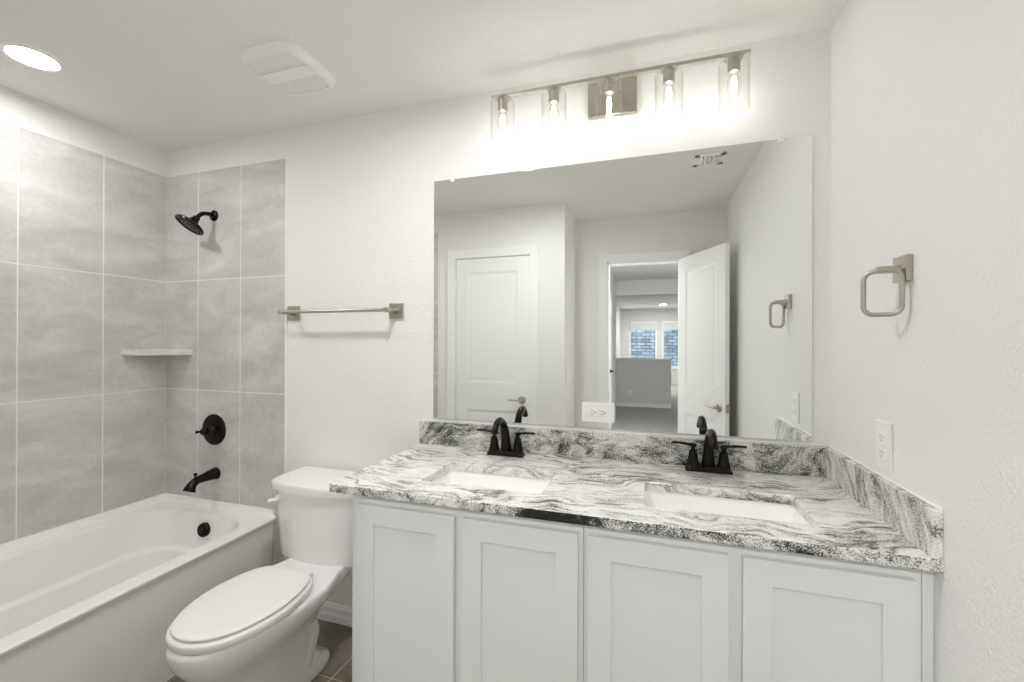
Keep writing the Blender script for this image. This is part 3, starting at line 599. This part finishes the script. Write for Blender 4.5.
# sinks
def sink(x0, x1, label):
    zt = CT - CTH - 0.0005; cx, cy = (x0 + x1) / 2, (sy[0] + sy[1]) / 2
    t = thing('undermount_sink', label, 'sink', (cx, cy, zt - 0.15), 'undermount sinks')
    b = new(); y0, y1 = sy; K = 6
    loft(b, [rr(x0 - 0.022, x1 + 0.022, y0 - 0.022, y1 + 0.022, zt - 0.012, 0.02, K), rr(x0 - 0.022, x1 + 0.022, y0 - 0.022, y1 + 0.022, zt, 0.02, K),
             rr(x0 - 0.004, x1 + 0.004, y0 - 0.004, y1 + 0.004, zt, 0.02, K), rr(x0 - 0.002, x1 + 0.002, y0 - 0.002, y1 + 0.002, zt - 0.008, 0.022, K),
             rr(x0 + 0.030, x1 - 0.030, y0 + 0.012, y1 - 0.012, zt - 0.10, 0.03, K), rr(x0 + 0.045, x1 - 0.045, y0 + 0.025, y1 - 0.025, zt - 0.122, 0.035, K),
             rr(x0 + 0.08, x1 - 0.08, y0 + 0.06, y1 - 0.06, zt - 0.130, 0.03, K), rr(cx - 0.026, cx + 0.026, cy - 0.026, cy + 0.026, zt - 0.134, 0.0255, K)], cap0=False, cap1=True)
    loft(b, [rr(x0 - 0.022, x1 + 0.022, y0 - 0.022, y1 + 0.022, zt - 0.012, 0.02, K), rr(x0 + 0.02, x1 - 0.02, y0 + 0.002, y1 - 0.002, zt - 0.11, 0.03, K), rr(x0 + 0.06, x1 - 0.06, y0 + 0.04, y1 - 0.04, zt - 0.15, 0.03, K)], cap0=False)
    obj('basin', b, M['porcelain'], t, sharp=50)
    b = new(); lathe(b, (cx, cy, zt - 0.1335), (0, 0, 1), [(0.026, 0.0), (0.026, 0.003), (0.022, 0.004), (0.016, 0.002), (0.014, 0.006), (0.0, 0.008)], 24); obj('drain', b, M['bronze'], t)
    return t
sink(*sx[0], 'white rectangular undermount sink closer to the toilet')
sink(*sx[1], 'white rectangular undermount sink closer to the right wall')
# faucets
def faucet(cx, cy, label):
    t = thing('faucet', label, 'faucet', (cx, cy, CT), 'bathroom sink faucets'); O = Vector((cx, cy, CT))
    b = new(); w, d = 0.078, 0.026
    loft(b, [rr(cx - w, cx + w, cy - d, cy + d, CT, 0.012, 6), rr(cx - w, cx + w, cy - d, cy + d, CT + 0.006, 0.012, 6), rr(cx - w + 0.004, cx + w - 0.004, cy - d + 0.003, cy + d - 0.003, CT + 0.010, 0.012, 6),
             rr(cx - w + 0.007, cx + w - 0.007, cy - d + 0.005, cy + d - 0.005, CT + 0.018, 0.012, 6), rr(cx - w + 0.010, cx + w - 0.010, cy - d + 0.008, cy + d - 0.008, CT + 0.021, 0.011, 6)])
    obj('base_plate', b, M['bronze'], t)
    for sg in (-1, 1):
        p = O + Vector((sg * 0.051, 0, 0))
        b = new(); lathe(b, p, (0, 0, 1), [(0.022, 0.018), (0.022, 0.024), (0.0195, 0.030), (0.015, 0.058), (0.0135, 0.066), (0.0145, 0.068), (0.0145, 0.071), (0.008, 0.073), (0.0075, 0.082), (0.012, 0.086), (0.012, 0.094), (0.005, 0.097)], 28); hb = obj('handle_body', b, M['bronze'], t)
        b = new(); tube(b, spline([p + Vector(q) for q in ((-sg * 0.004, 0, 0.091), (sg * 0.012, -0.002, 0.0925), (sg * 0.04, -0.004, 0.096), (sg * 0.072, -0.006, 0.0965))], 5), [(0.007, 0.006)] * 5 + [(0.0075, 0.005)] * 6 + [(0.0075, 0.0045)] * 5, 14)
        obj('lever', b, M['bronze'], hb)
    pts = spline([O + Vector(q) for q in ((0, 0.006, 0.018), (0, -0.002, 0.055), (0, -0.012, 0.095), (0, -0.034, 0.131), (0, -0.072, 0.153), (0, -0.108, 0.149), (0, -0.131, 0.129), (0, -0.138, 0.112))], 5)
    b = new(); tube(b, pts, lerp_list([0.023, 0.019, 0.0165, 0.0150, 0.0135, 0.0125, 0.0125, 0.0135], len(pts)), 22); obj('spout', b, M['bronze'], t, sharp=50)
    b = new(); cyl(b, O + Vector((0, 0.034 - 0.008, 0.018)), O + Vector((0, 0.034 - 0.008, 0.085)), 0.0022, n=8); lathe(b, O + Vector((0, 0.026, 0.082)), (0, 0, 1), [(0.003, 0.0), (0.007, 0.003), (0.008, 0.009), (0.004, 0.013), (0.0, 0.0135)], 14); obj('lift_rod', b, M['bronze'], t)
    return t
faucet(-0.553, 1.667, 'dark bronze two handle faucet behind the sink near the toilet')
faucet(0.211, 1.687, 'dark bronze two handle faucet behind the sink near the right wall')

# ------------------------------------------------------------------ mirror
MX0, MX1, MZ0, MZ1 = -0.927, 0.550, 1.0357, 2.110
mi = thing('wall_mirror', 'large frameless mirror above the granite backsplash', 'mirror', ((MX0 + MX1) / 2, YB, MZ0))
b = new(); box(b, MX0, MX1, YB - 0.0055, YB - 0.0005, MZ0, MZ1)
for f in b.faces: f.material_index = 0 if f.normal.y < -0.5 else 1
o = obj('glass_sheet', b, [M['mirror'], M['mirror_edge']], mi)
for f in o.data.polygons: f.material_index = 0 if abs(f.normal.y) > 0.5 else 1; f.use_smooth = False
for x in (-0.835, 0.455):
    b = new(); box(b, x - 0.009, x + 0.009, YB - 0.009, YB - 0.0056, MZ1 - 0.012, MZ1 + 0.004, 0.001); box(b, x - 0.009, x + 0.009, YB - 0.009, YB - 0.0005, MZ1 + 0.0008, MZ1 + 0.016, 0.001)
    cyl(b, (x, YB - 0.009, MZ1 + 0.009), (x, YB - 0.0105, MZ1 + 0.009), 0.004, n=10); obj('mirror_clip', b, M['plastic'], mi)

# ------------------------------------------------------------------ vanity light bar
LX, LY, LZ = -0.136, 1.625, 2.362
vl = thing('vanity_light', 'brushed nickel bar light with five clear glass shades over the mirror', 'light', (LX, YB, LZ))
b = new(); box(b, LX - 0.095, LX + 0.095, YB - 0.022, YB - 0.0005, 2.282, 2.424, 0.003, 2); box(b, LX - 0.087, LX + 0.087, YB - 0.025, YB - 0.02, 2.290, 2.416, 0.002, 1); obj('back_plate', b, M['nickel'], vl)
b = new(); box(b, LX - 0.468, LX + 0.468, LY - 0.009, LY + 0.009, LZ, LZ + 0.013, 0.0015, 2); cyl(b, (LX - 0.035, LY + 0.005, LZ + 0.0065), (LX - 0.035, YB - 0.02, LZ + 0.0065), 0.006, n=14); cyl(b, (LX + 0.035, LY + 0.005, LZ + 0.0065), (LX + 0.035, YB - 0.02, LZ + 0.0065), 0.006, n=14); obj('bar', b, M['nickel'], vl)
for k in range(5):
    x = LX - 0.002 + (k - 2) * 0.2095; o = (x, LY, LZ)
    b = new(); lathe(b, o, (0, 0, -1), [(0.030, 0.0), (0.030, 0.006), (0.020, 0.010), (0.020, 0.052), (0.017, 0.055), (0.012, 0.055)], 28); ss = obj('socket', b, M['nickel'], vl)
    b = new(); lathe(b, o, (0, 0, -1), [(0.0225, 0.0115), (0.040, 0.012), (0.047, 0.016), (0.049, 0.024), (0.049, 0.178), (0.0475, 0.180), (0.046, 0.178), (0.046, 0.026), (0.044, 0.019), (0.038, 0.0155), (0.0225, 0.0145)], 40, cap0=False, cap1=False); obj('glass_shade', b, M['glass'], vl)
    b = new(); lathe(b, o, (0, 0, -1), [(0.0115, 0.050), (0.013, 0.062), (0.020, 0.080), (0.0225, 0.098), (0.020, 0.118), (0.013, 0.144), (0.006, 0.160), (0.0, 0.162)], 24, cap0=False); bu = obj('bulb', b, M['bulb_glass'], vl)
    b = new(); lathe(b, o, (0, 0, -1), [(0.0, 0.066), (0.006, 0.070), (0.0095, 0.092), (0.008, 0.115), (0.004, 0.140), (0.0, 0.150)], 10); obj('filament', b, M['filament'], bu)

# ------------------------------------------------------------------ ceiling fittings
def recessed(x, y, z, label, mat):
    t = thing('recessed_light', label, 'light', (x, y, z), 'recessed ceiling lights'); O = (x, y, z)
    b = new(); lathe(b, O, (0, 0, -1), [(0.091, 0.0), (0.091, 0.003), (0.086, 0.008), (0.073, 0.011), (0.069, 0.009), (0.068, 0.002)], 48, cap1=False); obj('trim_ring', b, M['trim'], t)
    b = new(); lathe(b, O, (0, 0, -1), [(0.0675, 0.002), (0.066, 0.006), (0.05, 0.008), (0.0, 0.009)], 40); obj('lens', b, mat, t)
recessed(-2.262, 1.010, ZC, 'round recessed ceiling light with white trim over the tub', M['lens'])
recessed(-0.72, 0.95, ZC, 'added round ceiling fill light, out of view, in front of the vanity', M['room_fill'])  # made-up fixture, added unseen to brighten the room and cabinets
recessed(0.0, -1.2, HT, 'added round ceiling fill light, out of view, in the hall outside the doorway', M['entry_fill'])  # unseen fixture added to brighten the cabinet fronts and the hall
# exhaust fan
FXc, FYc, hf = -1.374, 1.362, 0.136
ef = thing('exhaust_fan', 'white square slotted exhaust fan grille on the ceiling', 'fan', (FXc, FYc, ZC))
def sq(h, z, r, e=5.0): return [Vector((FXc + h * math.copysign(abs(math.cos(a)) ** (2 / e), math.cos(a)), FYc + h * math.copysign(abs(math.sin(a)) ** (2 / e), math.sin(a)), z)) for a in [2 * PI * i / 72 for i in range(72)]]
b = new(); loft(b, [sq(hf + 0.006, ZC, 0.045), sq(hf + 0.006, ZC - 0.008, 0.045), sq(hf, ZC - 0.020, 0.045), sq(hf - 0.008, ZC - 0.028, 0.042), sq(hf - 0.018, ZC - 0.030, 0.036), sq(hf - 0.020, ZC - 0.022, 0.034), sq(hf - 0.020, ZC - 0.010, 0.034)], cap1=True); obj('grille_frame', b, M['plastic'], ef)
b = new(); box(b, FXc - hf + 0.02, FXc + hf - 0.02, FYc - 0.032, FYc + 0.028, ZC - 0.030, ZC - 0.024, 0.002); obj('centre_panel', b, M['plastic'], ef)
b = new()
for sgn, y0, y1 in ((-1, FYc - hf + 0.02, FYc - 0.032), (1, FYc + 0.028, FYc + hf - 0.02)):
    n = 15
    for i in range(n):
        y = y0 + (y1 - y0) * (i + 0.5) / n; dx = 0.02 if (abs(y - FYc) > hf - 0.035) else 0.0
        box(b, FXc - hf + 0.02 + dx, FXc + hf - 0.02 - dx, y - 0.0019, y + 0.0019, ZC - 0.028, ZC - 0.016)
    for x in (-0.055, 0.0, 0.055): box(b, FXc + x - 0.002, FXc + x + 0.002, y0, y1, ZC - 0.027, ZC - 0.017)
obj('slats', b, M['plastic'], ef)
b = new(); box(b, FXc - hf + 0.022, FXc + hf - 0.022, FYc - hf + 0.022, FYc + hf - 0.022, ZC - 0.0125, ZC - 0.0105); obj('slot_shade_sheet', b, M['fan_grey'], ef)  # grey sheet standing in for the shade behind the slats
b = new(); box(b, FXc - hf + 0.022, FXc + hf - 0.022, FYc - 0.036, FYc - 0.030, ZC - 0.033, ZC - 0.024, 0.001); obj('rib', b, M['plastic'], ef)
# air register seen in the mirror
ar = thing('air_register', 'white louvred ceiling vent reflected at the top of the mirror', 'vent', (0.35, 0.70, ZC))
b = new(); x0, x1, y0, y1 = 0.265, 0.435, 0.62, 0.785
for a in ((x0, x0 + 0.03, y0, y1), (x1 - 0.03, x1, y0, y1), (x0, x1, y0, y0 + 0.03), (x0, x1, y1 - 0.03, y1)): box(b, *a, ZC - 0.006, ZC - 0.0002, 0.002, 1)
obj('frame', b, M['trim'], ar)
b = new(); box(b, x0 + 0.03, x1 - 0.03, y0 + 0.03, y1 - 0.03, ZC - 0.0015, ZC - 0.0004); obj('duct_opening', b, M['vent_grey'], ar)
for k in range(5):
    b = new(); c = x0 + 0.039 + 0.0225 * k
    prof = ((c - 0.009, ZC - 0.002), (c - 0.004, ZC - 0.002), (c + 0.008, ZC - 0.016), (c + 0.003, ZC - 0.016))
    loft(b, [[Vector((x, y, z)) for x, z in prof] for y in (y0 + 0.03, y1 - 0.03)])
    obj('louvre', b, M['trim'], ar)

# ------------------------------------------------------------------ towel bar and ring
tb = thing('towel_bar', 'brushed nickel towel bar on the wall above the toilet', 'towel bar', (-1.42, YB, 1.527))
zb, yb_ = 1.524, YB - 0.084
for x in (-1.724, -1.122):
    b = new(); box(b, x - 0.037, x + 0.037, YB - 0.010, YB - 0.0005, zb - 0.036, zb + 0.036, 0.002, 2); pl = obj('wall_plate', b, M['nickel'], tb)
    b = new(); tube(b, [(x, YB - 0.009, zb), (x, YB - 0.02, zb), (x, yb_ + 0.012, zb), (x, yb_ - 0.010, zb), (x, yb_ - 0.014, zb)], [0.014, 0.0115, 0.0115, 0.0125, 0.010], 20); obj('post', b, M['nickel'], pl)
b = new(); cyl(b, (-1.724, yb_, zb), (-1.122, yb_, zb), 0.0085, n=20); obj('bar', b, M['nickel'], tb)
tr = thing('towel_ring', 'brushed nickel square towel ring on the right wall', 'towel ring', (XR, 1.295, 1.564))
zr = 1.564
b = new(); box(b, XR - 0.0145, XR - 0.0005, 1.295 - 0.031, 1.295 + 0.031, zr - 0.032, zr + 0.032, 0.0025, 2); obj('wall_plate', b, M['nickel'], tr)
b = new(); tube(b, [(XR - 0.013, 1.295, zr), (XR - 0.022, 1.295, zr), (XR - 0.054, 1.297, zr), (XR - 0.060, 1.297, zr)], [0.013, 0.0095, 0.0095, 0.008], 20); obj('post', b, M['nickel'], tr)
xr_ = XR - 0.050
rd = Vector((0.062, -0.040, 0)).normalized(); loop = rr(-0.037, 0.037, zr - 0.112, zr - 0.003, 0, 0.022, 8); loop = [Vector((xr_, 1.291, 0)) + rd * p.x + Vector((0, 0, p.y)) for p in loop]; rn = rd.cross(Vector((0, 0, 1)))
b = new(); n = len(loop); rings = []
for i, p in enumerate(loop):
    tg = (loop[(i + 1) % n] - loop[i - 1]).normalized(); u = rn; v = tg.cross(u)
    rings.append([p + (u * math.cos(2 * PI * k / 14) + v * math.sin(2 * PI * k / 14)) * 0.0058 for k in range(14)])
loft(b, rings, closed=True); obj('ring', b, M['nickel'], tr, sharp=60)

# ------------------------------------------------------------------ electrical plates
def outlet_local(gfci):
    # plate in the local x (width) / z (height) plane facing -y
    pb = new(); sl = []; w, h = (0.039, 0.0645); box(pb, -w, w, -0.006, 0, -h, h, 0.0025, 2)
    fb = new()
    if gfci:
        box(fb, -0.017, 0.017, -0.0085, -0.005, -0.034, 0.034, 0.001, 1)
        box(fb, -0.008, 0.008, -0.0098, -0.008, 0.001, 0.007, 0.0006, 1); box(fb, -0.008, 0.008, -0.0098, -0.008, -0.007, -0.001, 0.0006, 1)
        cz = (0.021, -0.021)
    else:
        for z in (0.0195, -0.0195): lathe(fb, (0, -0.005, z), (0, -1, 0), [(0.0172, 0.0), (0.0172, 0.003), (0.0165, 0.0035)], 28)
        lathe(fb, (0, -0.005, 0), (0, -1, 0), [(0.004, 0.0), (0.0035, 0.002)], 12)
        cz = (0.0195, -0.0195)
    for z in cz:
        sb = new(); sl.append(sb)
        box(sb, -0.0075, -0.0055, -0.0092, -0.0082, z - 0.001, z + 0.0075); box(sb, 0.0055, 0.0075, -0.0092, -0.0082, z, z + 0.0065)
        cyl(sb, (0, -0.0082, z - 0.0075), (0, -0.0092, z - 0.0075), 0.0027, n=10)
    return pb, fb, sl
def outlet(name, label, mat, gfci):
    t = thing(name, label, 'outlet', mat.translation); pb, fb, sl = outlet_local(gfci)
    obj('cover_plate', xform(pb, mat), M['plastic'], t); f = obj('receptacle', xform(fb, mat), M['plastic'], t); [obj('socket_slots', xform(sb, mat), M['fan_grey' if gfci else 'dark'], f) for sb in sl]
outlet('wall_outlet', 'white duplex outlet lying sideways at the bottom of the mirror', Matrix.Translation((-0.188, YB - 0.0056, 1.0985)) @ Matrix.Rotation(-PI / 2, 4, 'Y'), False)
outlet('wall_outlet', 'white upright outlet on the right wall above the side splash', Matrix.Translation((XR - 0.0003, 1.389, 1.108)) @ Matrix.Rotation(-PI / 2, 4, 'Z'), True)
sw = thing('light_switch', 'white light switch by the doorway, seen in the mirror', 'switch', (XJ, 0.05, 1.10))
b = new(); box(b, XJ + 0.0003, XJ + 0.006, 0.0125, 0.0875, 1.04, 1.16, 0.002, 2); obj('cover_plate', b, M['plastic'], sw)
b = new(); box(b, XJ + 0.005, XJ + 0.009, 0.034, 0.066, 1.067, 1.133, 0.001, 1); obj('rocker', b, M['plastic'], sw)
